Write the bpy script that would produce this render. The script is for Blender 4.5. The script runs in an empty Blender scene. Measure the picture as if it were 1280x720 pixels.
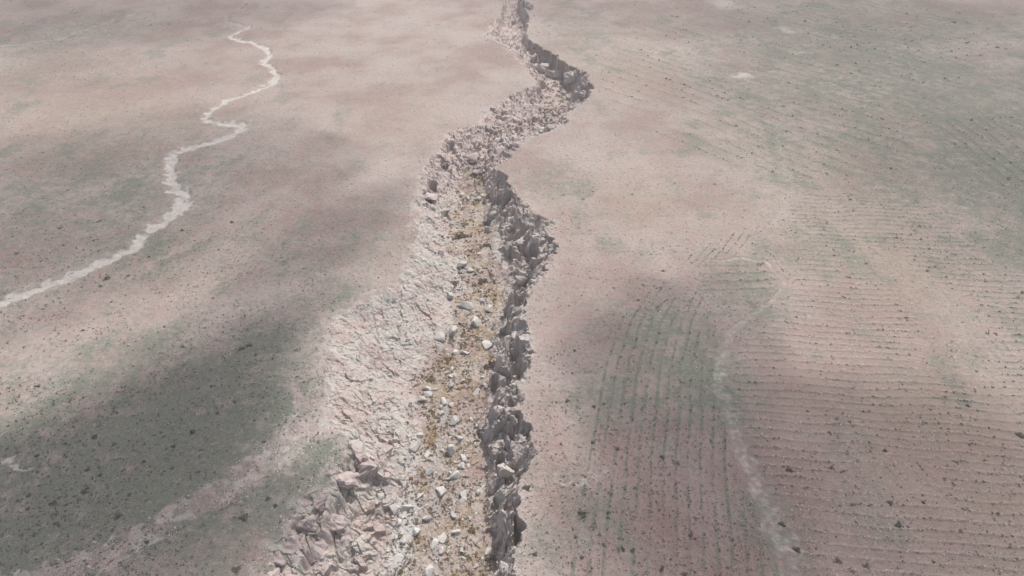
import bpy, bmesh, math, random, time
import numpy as np
from mathutils import Vector
T0 = time.time()
rng = np.random.default_rng(7); random.seed(7)
scene = bpy.context.scene
COL = scene.collection

# ------------------------------------------------------------------ camera
CAM_H, PITCH, FPX = 80.0, math.radians(37.0), 853.0
FW = np.array([0, math.cos(PITCH), -math.sin(PITCH)])
UP = np.array([0, math.sin(PITCH), math.cos(PITCH)])
cam = bpy.data.cameras.new('camera'); co = bpy.data.objects.new('camera', cam); COL.objects.link(co)
co.location = (0, 0, CAM_H); co.rotation_euler = (math.pi/2 - PITCH, 0, 0)
cam.sensor_width = 36; cam.lens = 36*FPX/1280; cam.clip_start = 1; cam.clip_end = 20000
scene.camera = co

# ------------------------------------------------------------------ noise
def _hash(ix, iy, seed):
    h = (ix.astype(np.int64)*374761393 + iy.astype(np.int64)*668265263 + seed*974634777) & 0xffffffff
    h = ((h ^ (h >> 13))*1274126177) & 0xffffffff
    h = ((h ^ (h >> 16))*2246822519) & 0xffffffff
    return (h ^ (h >> 15)).astype(np.float64)/4294967295.0
def noise(x, y, seed=0):
    ix = np.floor(x); iy = np.floor(y); fx = x-ix; fy = y-iy
    u = fx*fx*fx*(fx*(fx*6-15)+10); v = fy*fy*fy*(fy*(fy*6-15)+10)
    def g(a, b):
        t = _hash(ix+a, iy+b, seed)*2*math.pi
        return np.cos(t)*(fx-a) + np.sin(t)*(fy-b)
    n0 = g(0, 0)*(1-u)+g(1, 0)*u; n1 = g(0, 1)*(1-u)+g(1, 1)*u
    return (n0*(1-v)+n1*v)*1.5
def fbm(x, y, seed=0, octv=4, gain=.5):
    s = 0; a = 1; n = 0
    for i in range(octv):
        s = s + a*noise(x*2**i, y*2**i, seed+i*17); n += a; a *= gain
    return s/n
def facets(x, y, size, seed, tilt=.5):
    """broken-block relief: every cell is a tilted plane with its own height; also returns the distance to the cell's edge"""
    px = x/size; py = y/size; ix = np.floor(px); iy = np.floor(py)
    best = np.full(px.shape, 9.); second = np.full(px.shape, 9.); h = np.zeros(px.shape)
    for a in (-1, 0, 1):
        for b in (-1, 0, 1):
            cx = ix+a; cy = iy+b
            jx = cx+_hash(cx, cy, seed); jy = cy+_hash(cx, cy, seed+1)
            d = np.hypot(px-jx, py-jy)
            hh = (_hash(cx, cy, seed+2)-.5) + tilt*((_hash(cx, cy, seed+3)-.5)*2*(px-jx)+(_hash(cx, cy, seed+4)-.5)*2*(py-jy))
            near = d < best
            second = np.where(near, best, np.minimum(second, d)); h = np.where(near, hh, h); best = np.where(near, d, best)
    return h*size, second-best
def sst(a, b, x):
    t = np.clip((x-a)/(b-a), 0, 1); return t*t*(3-2*t)

# ------------------------------------------------------------------ from the photograph's points to places on the ground
def base(x, y):
    x = np.asarray(x, float); y = np.asarray(y, float)
    amp = .5 + 6*sst(160, 650, y) + 40*sst(900, 3000, y)
    return amp*fbm(x/150+3.1, y/110, 5, 2)
def place(u, v, dz=0.0, hf=None):
    u = np.asarray(u, float); v = np.asarray(v, float)
    dx = (u-640)/FPX; dy = FW[1]-(v-360)/FPX*UP[1]; dzz = FW[2]-(v-360)/FPX*UP[2]
    z = np.zeros(u.shape)+dz
    for k in range(14):
        t = (z-CAM_H)/dzz
        x = dx*t; y = dy*t
        zn = (hf(x, y) if hf is not None else base(x, y))+dz
        z = zn if hf is None else .5*z+.5*zn
    return x, y
def table(rows):
    r = np.array(rows, float); return r
# v, left rim, bed left, bed right, right rim, depth
G = table([
 (-110,652,654,658,662,.6),(-50,644,648,652,658,1),(0,630,635,643,657,2.6),(20,624,632,644,662,3.6),(33,612,628,644,660,3.6),(44,608,628,646,657,3.2),(58,633,644,655,665,3.4),
 (70,646,658,664,680,5.2),(80,655,664,674,708,6),(90,664,672,690,730,6.2),(104,674,686,708,738,6),(114,652,684,706,737,5.2),(126,627,681,704,730,4.6),(140,612,676,700,711,2.6),
 (155,598,662,690,706,1.7),(164,567,620,652,680,1.6),(176,556,604,632,652,1.8),(197,540,586,606,634,3.0),(210,532,584,606,622,4.4),(222,526,582,606,630,4.8),
 (245,521,576,605,645,5.2),(262,517,566,604,664,4.6),(285,519,561,606,684,4.2),(300,521,560,608,692,4.2),(318,519,560,610,690,4.4),(332,512,580,612,684,5.2),(347,502,580,624,676,5),
 (362,484,576,634,662,5),(385,438,570,634,654,5),(394,424,568,622,652,5.2),(414,416,566,617,660,5.6),(445,411,545,615,660,5.8),(472,410,528,613,656,5.8),(492,409,520,606,650,5.8),
 (520,412,524,598,652,6),(540,425,524,600,657,6.2),(562,440,526,602,658,6.4),(590,414,522,606,652,6.6),(612,396,518,608,655,6.8),(640,372,512,610,647,7),(662,356,506,611,654,7),
 (690,340,500,610,645,7.2),(720,331,496,606,640,7.2),(780,310,450,600,640,7.2),(900,270,430,590,640,7.2),(1060,250,420,580,640,7)])
_lx, _ly = place(G[:, 1], G[:, 0]); _rx, _ry = place(G[:, 4], G[:, 0])
_blx, _bly = place(G[:, 2], G[:, 0], -G[:, 5]); _brx, _bry = place(G[:, 3], G[:, 0], -G[:, 5])
def itp(y, ys, xs):
    o = np.argsort(ys); return np.interp(y, ys[o], xs[o])
def gully_lines(y):
    return itp(y, _ly, _lx), itp(y, _bly, _blx), itp(y, _bry, _brx), itp(y, _ry, _rx), itp(y, _ly, G[:, 5])
def y_of_v(v): return float(place(640., float(v))[1])

STREAM = np.array([(-160,452,22),(-60,405,20),(0,380,19),(40,363,17),(85,348,18),(130,325,17),(165,312,15),(182,290,17),(212,272,17),(232,254,20),(226,240,17),(214,226,13),(213,205,14),(217,192,14),(232,186,14),(257,179,13),(280,173,13),(300,163,13),
 (302,155,12),(284,154,13),(262,151,12),(257,146,10),(264,138,10),(285,125,11),(315,115,10),(340,104,10),(348,93,9),(340,85,9),(329,78,9),(338,70,8),(333,60,9),(318,54,8),(297,50,8),(288,45,6),(300,39,6),(312,33,5),(285,27,5),(282,22,5),(300,10,5),(320,-10,4),(350,-60,3)], float)
PATH = np.array([(1010,790,54),(990,700,48),(981,668,46),(957,624,30),(945,596,22),(930,570,22),(922,538,21),(910,508,23),(899,480,22),(902,456,18),(912,414,14),(935,397,9),(960,380,8),(979,362,8),(981,350,8),(968,338,7),(956,325,6),(925,322.5,5),(889,325,4)], float)
PATH2 = np.array([(975,170,10),(978,200,11),(984,230,22),(990,246,26),(975,275,22),(985,300,24)], float)
VALE = np.array([(-120,70,8),(-40,60,9),(30,55,9),(70,50,9),(115,34,7),(170,16,6),(230,8,5)], float)
BAND = np.array([(30,745,60),(90,712,50),(160,680,42),(230,640,42),(290,610,48),(340,570,60),(385,530,70),(420,490,60)], float)
STREAK = np.array([(190,330,26),(260,288,30),(340,244,34),(420,200,34),(480,170,30)], float)
THAL = np.array([(560,505,6),(556,530,7),(552,548,7),(548,570,8),(541,600,9),(543,630,8),(548,650,6),(546,680,8),(545,725,8),(540,800,9)], float)
def poly_field(x, y, P, dz=0.):
    """signed closeness to a band laid on the ground: distance from its line divided by its half width"""
    px, py = place(P[:, 0], P[:, 1], dz); slant = np.hypot(np.hypot(px, py), CAM_H); w = P[:, 2]*.5*slant/FPX
    out = np.full(x.shape, 99.)
    for i in range(len(px)-1):
        ax, ay, bx, by = px[i], py[i], px[i+1], py[i+1]
        wm = max(w[i], w[i+1])*6+4
        m = (x > min(ax, bx)-wm) & (x < max(ax, bx)+wm) & (y > min(ay, by)-wm) & (y < max(ay, by)+wm)
        if not m.any(): continue
        X = x[m]; Y = y[m]; L2 = (bx-ax)**2+(by-ay)**2
        t = np.clip(((X-ax)*(bx-ax)+(Y-ay)*(by-ay))/L2, 0, 1)
        d = np.hypot(X-ax-t*(bx-ax), Y-ay-t*(by-ay))/(w[i]+t*(w[i+1]-w[i]))
        out[m] = np.minimum(out[m], d)
    return out
def blob(x, y, u, v, ru, rv):
    cx, cy = place(float(u), float(v)); sl = math.hypot(math.hypot(cx, cy), CAM_H)
    rx = ru*sl/FPX; ry = rv*sl/FPX*sl/CAM_H
    return np.exp(-(((x-cx)/rx)**2+((y-cy)/ry)**2))
def in_poly(x, y, pts):
    px, py = place(np.array([p[0] for p in pts], float), np.array([p[1] for p in pts], float))
    c = np.zeros(x.shape, bool); j = len(px)-1
    for i in range(len(px)):
        with np.errstate(divide='ignore', invalid='ignore'):
            k = ((py[i] > y) != (py[j] > y)) & (x < (px[j]-px[i])*(y-py[i])/(py[j]-py[i]+1e-12)+px[i])
        c ^= k; j = i
    return c

# furrows: row phase (in metres across the rows) and strength
GU = np.array([(806,800),(810,720),(812,640),(817,560),(822,500),(827,450),(841,400),(862,360),(886,330),(912,300),(932,270),(952,240)], float)
_gx, _gy = place(GU[:, 0], GU[:, 1])
A_POLY = [(700,760),(735,560),(752,430),(800,372),(862,318),(930,285),(950,300),(885,330),(880,400),(905,440),(890,500),(915,560),(930,620),(970,680),(985,760)]
B_POLY = [(1002,780),(990,660),(958,610),(935,560),(915,500),(925,430),(985,385),(1000,330),(985,262),(1010,240),(1150,250),(1240,330),(1500,420),(1700,800)]
C_POLY = [(878,329),(955,327),(974,348),(968,362),(920,372),(878,366)]
D_POLY = [(1175,150),(1290,140),(1400,160),(1420,260),(1290,250),(1215,215)]
E_POLY = [(740,60),(930,-20),(1200,10),(1260,60),(1170,140),(1130,215),(980,225),(880,190),(770,150)]
def furrows(x, y):
    w = 1.0*noise(x/14, y/14, 41)
    soft = lambda pts: in_poly(x+1.2*noise(x/3, y/3, 43), y+1.2*noise(x/3, y/3, 44), pts).astype(float)
    A, B, C, D, E = map(soft, (A_POLY, B_POLY, C_POLY, D_POLY, E_POLY))
    qa = (x-itp(y, _gy, _gx))/1.8 + .2*w
    qb = (y+.085*x)/1.75 + .55*w
    qc = (y-.05*x)/2.6 + .15*w
    qd = x/3.3 + .3*w
    qe = (y*.55+x*.62)/4.2 + 1.4*noise(x/70, y/70, 47)
    q = np.where(C > 0, qc, np.where(A > 0, qa, np.where(B > 0, qb, np.where(D > 0, qd, qe))))
    s = np.maximum.reduce([A*1.0, B, C*.9, D*1.3, E*.85]) * np.where(A > 0, sst(-.6, -.1, noise(x/22, y/22, 51)+.2), sst(-.35, .15, noise(x/22, y/22, 51)+.22))
    return q, s

_wv = np.array([-60, 0, 26, 36, 62, 70, 112, 124, 206, 220, 720], float)
_wy = place(np.full(len(_wv), 640.), _wv)[1]
def wall_weight(y): return itp(y, _wy, np.array([1, 1, 1, .15, .15, 1, 1, .0, .0, 1, 1]))
PITS = [(657,348,8),(650,380,7),(628,404,6),(647,467,9),(612,442,6),(617,470,6),(600,532,7),(604,548,7),(626,566,6),(620,612,6),(611,646,6),(616,680,6),(608,712,7),(640,540,6),(606,300,6),(607,270,6),(634,317,7),(640,285,6),(666,318,7),(611,238,6),(622,250,6),(690,318,5),
 (668,72,6),(680,98,7),(696,96,6),(716,100,7),(730,112,5),(655,30,7),(658,12,6),(563,190,6),(587,211,7),(625,180,5),(556,206,5),(638,187,6),(605,188,6),(643,165,5),(672,150,6),(540,232,5),(535,246,5),(556,258,5),(442,588,6),(432,610,5),(398,640,5),(374,664,5)]
_pq = np.array(PITS, float); _pqx, _pqy = place(_pq[:, 0], _pq[:, 1], -1.8); _pqr = _pq[:, 2]*np.sqrt(_pqx**2+_pqy**2+CAM_H**2)/FPX
def pits(x, y):
    out = np.zeros(x.shape); xj = x+.7*noise(x/1.4, y/1.4, 401); yj = y+.7*noise(x/1.4, y/1.4, 402)
    for a, b, r in zip(_pqx, _pqy, _pqr):
        d = np.hypot((xj-a), (yj-b)*.45)/(1.2*r); out = np.maximum(out, (1-sst(.7, .95, d))*np.minimum(3.6*r, 4.2))
    return out
def height(x, y, full=False):
    """the terrain: gentle plain, furrows, stream bed, paths and the gully cut into it"""
    x = np.asarray(x, float); y = np.asarray(y, float); sh = x.shape
    x = np.atleast_1d(x).ravel(); y = np.atleast_1d(y).ravel()
    z0 = base(x, y)
    z = z0 + .16*fbm(x/7, y/7, 11, 3) + .05*noise(x/.9, y/.9, 14)
    q, fs = furrows(x, y)
    z += fs*.055*(np.exp(3*(np.cos(2*np.pi*q)-1))*2-.6)*(1+.8*noise(x/1.1, y/1.1, 53))
    st = poly_field(x+.9*noise(x/5, y/5, 61)+.45*noise(x/1.6, y/1.6, 62), y+.9*noise(x/5, y/5, 63)+.45*noise(x/1.6, y/1.6, 64), STREAM)
    pa = poly_field(x+.6*noise(x/3, y/3, 65), y+.6*noise(x/3, y/3, 66), PATH)
    z -= .4*(1-sst(.4, 1.35, st))*(1+.6*noise(x/2, y/2, 68))
    z -= .12*(1-sst(.6, 1.2, pa))
    # gully
    xw = x + 1.1*noise(x/5.5, y/5.5, 71)+.75*noise(x/2.1, y/2.1, 72)+.3*noise(x/.8, y/.8, 73)
    yw = y + 1.0*noise(x/4, y/4, 74)+.6*noise(x/1.5, y/1.5, 75)
    L, BL, BR, R, D = gully_lines(yw)
    R = R + .8*noise(y/3.6, x/8, 76)
    tr = (xw-BR)/np.maximum(R-BR, .3); tl = (BL-xw)/np.maximum(BL-L, .3)
    near = 1-sst(56, 84, y)          # the high broken slabs on the near left bank
    pr = np.interp(tr, [0, .25, .4, .5, .62, .72, .85, .95, 1, 1.02], [0, .2, .34, .5, .57, .72, .82, .95, 1, 1])
    pl = np.interp(tl, [0, .12, .5, .8, .9, .96, 1, 1.01], [0, .1, .42, .75, .87, .95, 1, 1])*(1-near) + np.interp(tl, [0, .3, .5, .56, .72, .78, .94, 1, 1.01], [0, .1, .2, .4, .52, .8, .88, 1, 1])*near
    W0 = wall_weight(yw); pr = pr*W0+(1-W0)*np.interp(tr, [0, .6, .9, 1, 1.02], [0, .55, .8, 1, 1])
    prof = np.maximum(np.where(tr > 0, pr, 0), np.where(tl > 0, pl, 0))
    gul = 1-prof
    inside = (tr < 1.0) & (tl < 1.0)
    cut = -D*gul
    m = (tr < 1.25) & (tl < 1.25)
    ww = wall_weight(yw)
    rough = np.zeros(x.shape); edge = np.ones(x.shape)
    if m.any():
        X = x[m]; Y = y[m]; TR = tr[m]; TL = tl[m]
        wall = sst(.1, .5, TR)*(1-sst(.98, 1.12, TR))*ww[m]; slope = np.maximum.reduce([sst(.02, .3, TL), 1-ww[m], sst(265, 300, Y)*(TR < .4)])*(1-sst(.95, 1.1, TL))*(1-sst(.95, 1.1, TR))
        bed = np.clip(1-wall-slope, 0, 1)*((TR < .5) & (TL < .5))
        f1, e1 = facets(X+.5*noise(X/1.2, Y/1.2, 81), Y+.5*noise(X/1.2, Y/1.2, 82), 2.7, 101, 1.0)
        f2, e2 = facets(X, Y, 1.05, 111, 1.0)
        f3, e3 = facets(X, Y, .5, 121, 1.0)
        rid = 1-np.abs(noise(X/4+.3*noise(Y/3, X/3, 9), Y/2.3+.5*noise(X/1.7, Y/1.7, 132), 131))*2.2   # ribs and clefts running down the wall
        nr = near[m]; up = sst(135, 165, Y); f4, e4 = facets(X+.8*noise(X/3, Y/3, 83), Y*.7+.8*noise(X/3, Y/3, 84), 4.2, 141, 1.0)
        r = wall*(.75*f1+.5*f2+.2*f3 + .6*f4 - 1.0*sst(.72, .95, rid)) + slope*((.12+.10*up+.26*nr)*f1+(.14+.16*up)*f2+.24*f3 + nr*.32*f4 - (.25+.3*nr)*sst(.75, 1, rid)) + bed*(.14*f2+.13*f3)
        far = sst(120, 260, Y)
        r = r*(1+.5*far) + up*slope*(.05*f1+.12*f2-.2*sst(.75, 1, rid))
        # keep blocks from rising far above the rim
        r = np.where((wall+slope > 0) & (r > 0), r*(.3+.7*np.clip(gul[m]*2.5, 0, 1)), r)
        r = r-pits(X, Y)*np.clip(gul[m]*1.6+.25, 0, 1)*((TR < 1.04) & (TL < 1.04))
        rough[m] = np.maximum(r, -D[m]*1.0*(1-gul[m])-.7); edge[m] = np.minimum(e1*1.5, e2)
    z = np.where(m, np.where(inside, z0, z)+cut+rough, z)
    if not full: return z.reshape(sh)
    return z, dict(q=q, fs=fs, st=st, pa=pa, tr=tr, tl=tl, gul=gul, inside=inside, near=near, edge=edge)

def hz(x, y): return height(np.asarray(x, float), np.asarray(y, float))
def spot(u, v):
    """first point of the terrain along the sight line through (u, v)"""
    u = np.atleast_1d(np.asarray(u, float)); v = np.atleast_1d(np.asarray(v, float))
    dx = (u-640)/FPX; dy = FW[1]-(v-360)/FPX*UP[1]; dz = FW[2]-(v-360)/FPX*UP[2]
    t0 = (4-CAM_H)/dz; t1 = (-12-CAM_H)/dz
    n = 70; ts = t0[:, None]+(t1-t0)[:, None]*np.linspace(0, 1, n)[None]
    below = (CAM_H+dz[:, None]*ts) < hz(dx[:, None]*ts, dy[:, None]*ts)
    k = np.argmax(below, 1); k = np.where(below.any(1), k, n//2); t = ts[np.arange(len(u)), k]
    return dx*t, dy*t, CAM_H+dz*t

# ------------------------------------------------------------------ materials
def new_mat(name):
    m = bpy.data.materials.new(name); m.use_nodes = True
    nt = m.node_tree; b = nt.nodes['Principled BSDF']; b.inputs['Roughness'].default_value = .95
    b.inputs['Specular IOR Level'].default_value = .12
    return m, nt, b
class NT:
    def __init__(s, nt): s.nt = nt
    def n(s, t, **kw):
        d = s.nt.nodes.new(t)
        for k, v in kw.items(): setattr(d, k, v)
        return d
    def l(s, a, b): s.nt.links.new(a, b)
    def math(s, op, a, b=None, clamp=False):
        d = s.n('ShaderNodeMath', operation=op, use_clamp=clamp)
        for i, q in enumerate((a, b)):
            if q is None: continue
            if isinstance(q, (int, float)): d.inputs[i].default_value = q
            else: s.l(q, d.inputs[i])
        return d.outputs[0]
    def mix(s, f, a, b, mode='MIX'):
        d = s.n('ShaderNodeMix', data_type='RGBA', blend_type=mode)
        for i, q in ((0, f), (6, a), (7, b)):
            if isinstance(q, (int, float)): d.inputs[i].default_value = q
            elif isinstance(q, tuple): d.inputs[i].default_value = (*q, 1)
            else: s.l(q, d.inputs[i])
        return d.outputs[2]
    def noise(s, vec, scale, detail=3, rough=.6):
        d = s.n('ShaderNodeTexNoise'); d.inputs['Scale'].default_value = scale; d.inputs['Detail'].default_value = detail; d.inputs['Roughness'].default_value = rough
        s.l(vec, d.inputs['Vector']); return d.outputs['Fac']
    def ramp(s, v, a, b, smooth=True):
        d = s.n('ShaderNodeMapRange', interpolation_type='SMOOTHSTEP' if smooth else 'LINEAR')
        d.inputs['From Min'].default_value = a; d.inputs['From Max'].default_value = b; s.l(v, d.inputs['Value']); return d.outputs[0]
def terrain_material(name):
    m, nt, b = new_mat(name); N = NT(nt)
    P = N.n('ShaderNodeNewGeometry').outputs['Position']
    def attr(a):
        q = N.n('ShaderNodeAttribute', attribute_name=a); sp = N.n('ShaderNodeSeparateColor'); N.l(q.outputs['Color'], sp.inputs[0]); return sp.outputs
    green, ochre, pale = attr('cover'); rub, bed, brick = attr('stone'); wallm, white, thal = attr('stone2')
    n0 = N.noise(P, .035, 6, .65); n1 = N.noise(P, .22, 6, .7); n2 = N.noise(P, 1.3, 4, .65); n3 = N.noise(P, 5, 3, .7)
    soil = N.mix(N.ramp(n1, .4, .6), PINK, BEIGE)
    soil = N.mix(N.ramp(n0, .42, .62), soil, N.mix(.55, soil, LIGHT)); soil = N.mix(N.math('MULTIPLY', N.ramp(n0, .5, .36), .5), soil, BRICK)
    soil = N.mix(N.math('MULTIPLY', ochre, .85), soil, OCHRE)
    soil = N.mix(N.math('MULTIPLY', brick, .9), soil, BRICK)
    gm = N.math('ADD', N.math('ADD', green, N.math('MULTIPLY', N.math('SUBTRACT', n2, .5), .9)), N.math('MULTIPLY', N.math('SUBTRACT', n1, .5), .8))
    soil = N.mix(N.math('MULTIPLY', N.ramp(gm, .05, .8), .95), soil, GREEN)
    soil = N.mix(N.math('MULTIPLY', N.ramp(n3, .52, .72), .5), soil, (.13, .122, .098))
    soil = N.mix(N.math('MULTIPLY', N.ramp(n3, .46, .28), .45), soil, LIGHT)
    soil = N.mix(N.math('MULTIPLY', N.ramp(n2, .54, .7), .3), soil, (.17, .155, .128)); soil = N.mix(N.math('MULTIPLY', N.ramp(n2, .45, .3), .3), soil, LIGHT)
    pm = N.ramp(N.math('ADD', pale, N.math('MULTIPLY', N.math('SUBTRACT', n2, .5), .8)), .15, .75)
    palec = N.mix(N.ramp(n3, .4, .7), PALE, (.44, .40, .36))
    c = N.mix(pm, soil, palec)
    rb = N.mix(N.ramp(n1, .38, .62), RUB_PINK, RUB_GREY)
    sy = N.n('ShaderNodeSeparateXYZ'); N.l(P, sy.inputs[0])
    rb = N.mix(N.math('MULTIPLY', N.ramp(sy.outputs[1], 135, 165), .65), rb, (.49, .395, .37))
    rb = N.mix(N.math('MULTIPLY', N.ramp(n2, .5, .75), .6), rb, (.6, .57, .535))
    rb = N.mix(N.math('MULTIPLY', N.ramp(n3, .5, .75), .5), rb, (.27, .25, .215))
    c = N.mix(N.ramp(N.math('ADD', rub, N.math('MULTIPLY', N.math('SUBTRACT', n2, .5), .5)), .25, .75), c, rb)
    wl = N.mix(N.ramp(n1, .35, .65), WALL_A, WALL_B); wl = N.mix(N.math('MULTIPLY', N.ramp(n2, .45, .7), .45), wl, (.2, .185, .165))
    c = N.mix(wallm, c, wl)
    bd = N.mix(N.ramp(n1, .42, .56), BED_O, BED_P); bd = N.mix(N.math('MULTIPLY', N.ramp(n2, .5, .72), .7), bd, BED_G)
    bd = N.mix(N.math('MULTIPLY', N.ramp(n3, .52, .75), .55), bd, (.13, .1, .065))
    c = N.mix(N.ramp(N.math('ADD', bed, N.math('ADD', N.math('MULTIPLY', N.math('SUBTRACT', n2, .5), 1.0), N.math('MULTIPLY', N.math('SUBTRACT', n1, .5), 2.2))), .25, .85), c, bd)
    c = N.mix(N.math('MULTIPLY', thal, .75), c, (.37, .35, .33))
    c = N.mix(N.math('MULTIPLY', N.ramp(N.math('ADD', white, N.math('MULTIPLY', N.math('SUBTRACT', n2, .5), 1.2)), .3, .8), .8), c, (.52, .53, .51))
    N.l(c, b.inputs['Base Color'])
    bp = N.n('ShaderNodeBump'); bp.inputs['Strength'].default_value = .75; bp.inputs['Distance'].default_value = .18
    N.l(N.math('ADD', n3, N.math('MULTIPLY', n2, 1.2)), bp.inputs['Height']); N.l(bp.outputs[0], b.inputs['Normal'])
    return m
PINK = (.352, .27, .25); BEIGE = (.345, .298, .265); LIGHT = (.45, .395, .365); OCHRE = (.375, .302, .235); BRICK = (.272, .186, .168); GREEN = (.184, .204, .165)
PALE = (.555, .53, .495); RUB_PINK = (.445, .362, .335); RUB_GREY = (.46, .45, .408); WALL_A = (.47, .39, .362); WALL_B = (.47, .45, .42)
BED_O = (.30, .212, .125); BED_P = (.42, .365, .325); BED_G = (.19, .185, .12)
M_TER = terrain_material('dry_soil')

def rock_mat(name, ca, cb, dark=(.2, .18, .155)):
    m, nt, b = new_mat(name); N = NT(nt)
    P = N.n('ShaderNodeNewGeometry').outputs['Position']; oi = N.n('ShaderNodeObjectInfo')
    n1 = N.noise(P, .9, 4); n2 = N.noise(P, 4.5, 4, .7)
    c = N.mix(N.ramp(n1, .35, .65), ca, cb)
    c = N.mix(N.math('MULTIPLY', N.ramp(n2, .5, .8), .55), c, dark)
    c = N.mix(N.math('MULTIPLY', oi.outputs['Random'], .3), c, tuple(.72*q for q in ca))
    N.l(c, b.inputs['Base Color'])
    bp = N.n('ShaderNodeBump'); bp.inputs['Strength'].default_value = .7; bp.inputs['Distance'].default_value = .1
    N.l(n2, bp.inputs['Height']); N.l(bp.outputs[0], b.inputs['Normal']); return m
M_WHITE = rock_mat('pale_limestone', (.58, .565, .535), (.5, .485, .455), (.36, .335, .3))
M_GREYR = rock_mat('grey_stone', (.52, .505, .475), (.45, .43, .4), (.26, .24, .215))
M_PINKR = rock_mat('pink_sandstone', (.46, .385, .365), (.52, .455, .43), (.3, .25, .23))
M_BROWNR = rock_mat('brown_grey_stone', (.5, .445, .42), (.48, .465, .44), (.25, .23, .205))
def leaf_mat(name, ca, cb):
    m, nt, b = new_mat(name); N = NT(nt)
    P = N.n('ShaderNodeNewGeometry').outputs['Position']
    N.l(N.mix(N.ramp(N.noise(P, .6, 3), .35, .65), ca, cb), b.inputs['Base Color']); return m
M_SHRUB = leaf_mat('dark_shrub_leaves', (.105, .11, .085), (.14, .135, .11))
M_OLIVE = leaf_mat('olive_shrub_leaves', (.15, .125, .06), (.17, .15, .09))
M_BROWN = leaf_mat('brown_shrub_leaves', (.13, .095, .055), (.17, .125, .08))
M_HERB = leaf_mat('dusty_herb_leaves', (.105, .103, .078), (.135, .122, .098))
M_CLOD = rock_mat('pale_clods', (.52, .455, .41), (.45, .39, .35))

# ------------------------------------------------------------------ terrain mesh
def np_mesh(name, V, F, mat, smooth=False, normals=None):
    me = bpy.data.meshes.new(name); k = F.shape[1]
    me.vertices.add(len(V)); me.vertices.foreach_set('co', np.ascontiguousarray(V, np.float32).ravel())
    me.loops.add(F.size); me.loops.foreach_set('vertex_index', np.ascontiguousarray(F, np.int32).ravel())
    me.polygons.add(len(F)); me.polygons.foreach_set('loop_start', np.arange(0, F.size, k, dtype=np.int32))
    me.polygons.foreach_set('use_smooth', np.full(len(F), smooth))
    me.update(calc_edges=True); me.materials.append(mat)
    if normals is not None: me.normals_split_custom_set_from_vertices(np.ascontiguousarray(normals, np.float32))
    return me
def link(name, me):
    o = bpy.data.objects.new(name, me); COL.objects.link(o); return o

ang = np.concatenate([np.arange(math.radians(69), math.radians(10.5), -.00092)])
ys = CAM_H/np.tan(ang)
ys = np.concatenate([[-400, -200, -100, -50, -20, 0, 10, 18, 24], ys[ys > 27], np.geomspace(ys[-1]*1.01, 2400, 60)])
s = np.concatenate([[-6, -3.5, -2.2, -1.6], np.linspace(-1.3, -.8, 50)[:-1], np.arange(-.8, -.37, .0019), np.arange(-.37, .14, .00115), np.arange(.14, .8, .0019), np.linspace(.8, 1.3, 50), [1.6, 2.2, 3.5, 6]])
yy, ss = np.meshgrid(ys, s, indexing='ij')
xx = np.clip(ss*np.sqrt(yy**2+CAM_H**2), -2400, 2400)
xx[:, 0] = -2400; xx[:, -1] = 2400
nr_, nc_ = xx.shape; x = xx.ravel(); y = yy.ravel()
z, A = height(x, y, True)
print('terrain', nr_, nc_, round(time.time()-T0, 1))

# soil cover
wob = .5*fbm(x/30, y/30, 201, 4)+.35*fbm(x/6, y/6, 205, 3)
green = np.zeros_like(x); ochre = np.zeros_like(x); brick = np.zeros_like(x)
for (u, v, ru, rv, a) in [(170,560,260,120,.9),(40,650,200,130,.7),(330,440,120,80,.5),(830,420,80,80,.5),(770,500,90,60,.4),(930,370,70,60,.45),(900,470,60,80,.5),(1150,110,300,150,.55),(1250,60,160,90,.4),(960,190,120,90,.3),(110,250,220,110,.45),(430,330,90,90,.4),(100,60,200,60,.3),(760,60,100,60,.25),(1240,230,90,90,.7),(1010,290,60,80,.4),(985,200,60,60,.45),(885,470,50,60,.8),(690,228,60,32,.4),
        (1000,40,160,50,.35),(735,500,70,22,.4),(700,590,60,20,.3),(735,640,60,50,.35),(680,680,50,40,.35),(965,660,50,60,.55),(350,310,130,60,.35),(90,45,110,30,.4),(330,640,70,60,.6),(230,700,110,40,.4),(720,40,60,40,.4),(450,300,60,60,.25),(760,270,60,60,.2),(60,330,120,60,.25),(180,210,120,70,.2)]:
    green = np.maximum(green, a*blob(x, y, u, v, ru, rv))
for (u, v, ru, rv, a) in [(1090,300,130,70,.75),(1180,540,140,110,.75),(1250,640,90,90,.7),(800,245,70,50,.5),(790,90,60,30,.5),(110,140,130,35,.5),(500,140,80,40,.35),(700,260,80,50,.3),(940,150,60,60,.3),(1040,200,50,25,.6),(1100,170,220,100,.3),(1200,620,160,120,.5),(220,330,80,40,.2),(900,280,40,30,.5)]:
    ochre = np.maximum(ochre, a*blob(x, y, u, v, ru, rv))
for (u, v, ru, rv, a) in [(1000,470,80,70,.6),(980,590,110,110,.8),(830,660,90,90,.6),(1100,680,160,80,.6),(1200,600,140,90,.45),(700,620,40,80,.4),(910,345,50,25,.6),(900,425,40,30,.6),(680,540,40,60,.45),(700,420,40,60,.3),(520,345,25,20,.6),(130,95,150,30,.4),(880,15,60,22,.5),(230,85,90,25,.4),(780,590,50,70,.5)]:
    brick = np.maximum(brick, a*blob(x, y, u, v, ru, rv))
green = np.clip(green*(1+.95*wob+.5*noise(x/2.2, y/2.2, 250))+.28*sst(.05, .5, fbm(x/11, y/16, 251, 4)), 0, 1); ochre = np.clip(ochre*(1+wob), 0, 1); brick = np.clip(brick*(1+.8*wob), 0, 1)
pale = (1-sst(.35, 1.35, A['st']*(1+.3*sst(130, 300, y))+.75*noise(x/1.5, y/1.5, 234)+.35*noise(x/5, y/5, 266)))*(.85+.5*noise(x/4, y/4, 235))*(1-.8*sst(268, 300, y))
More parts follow.
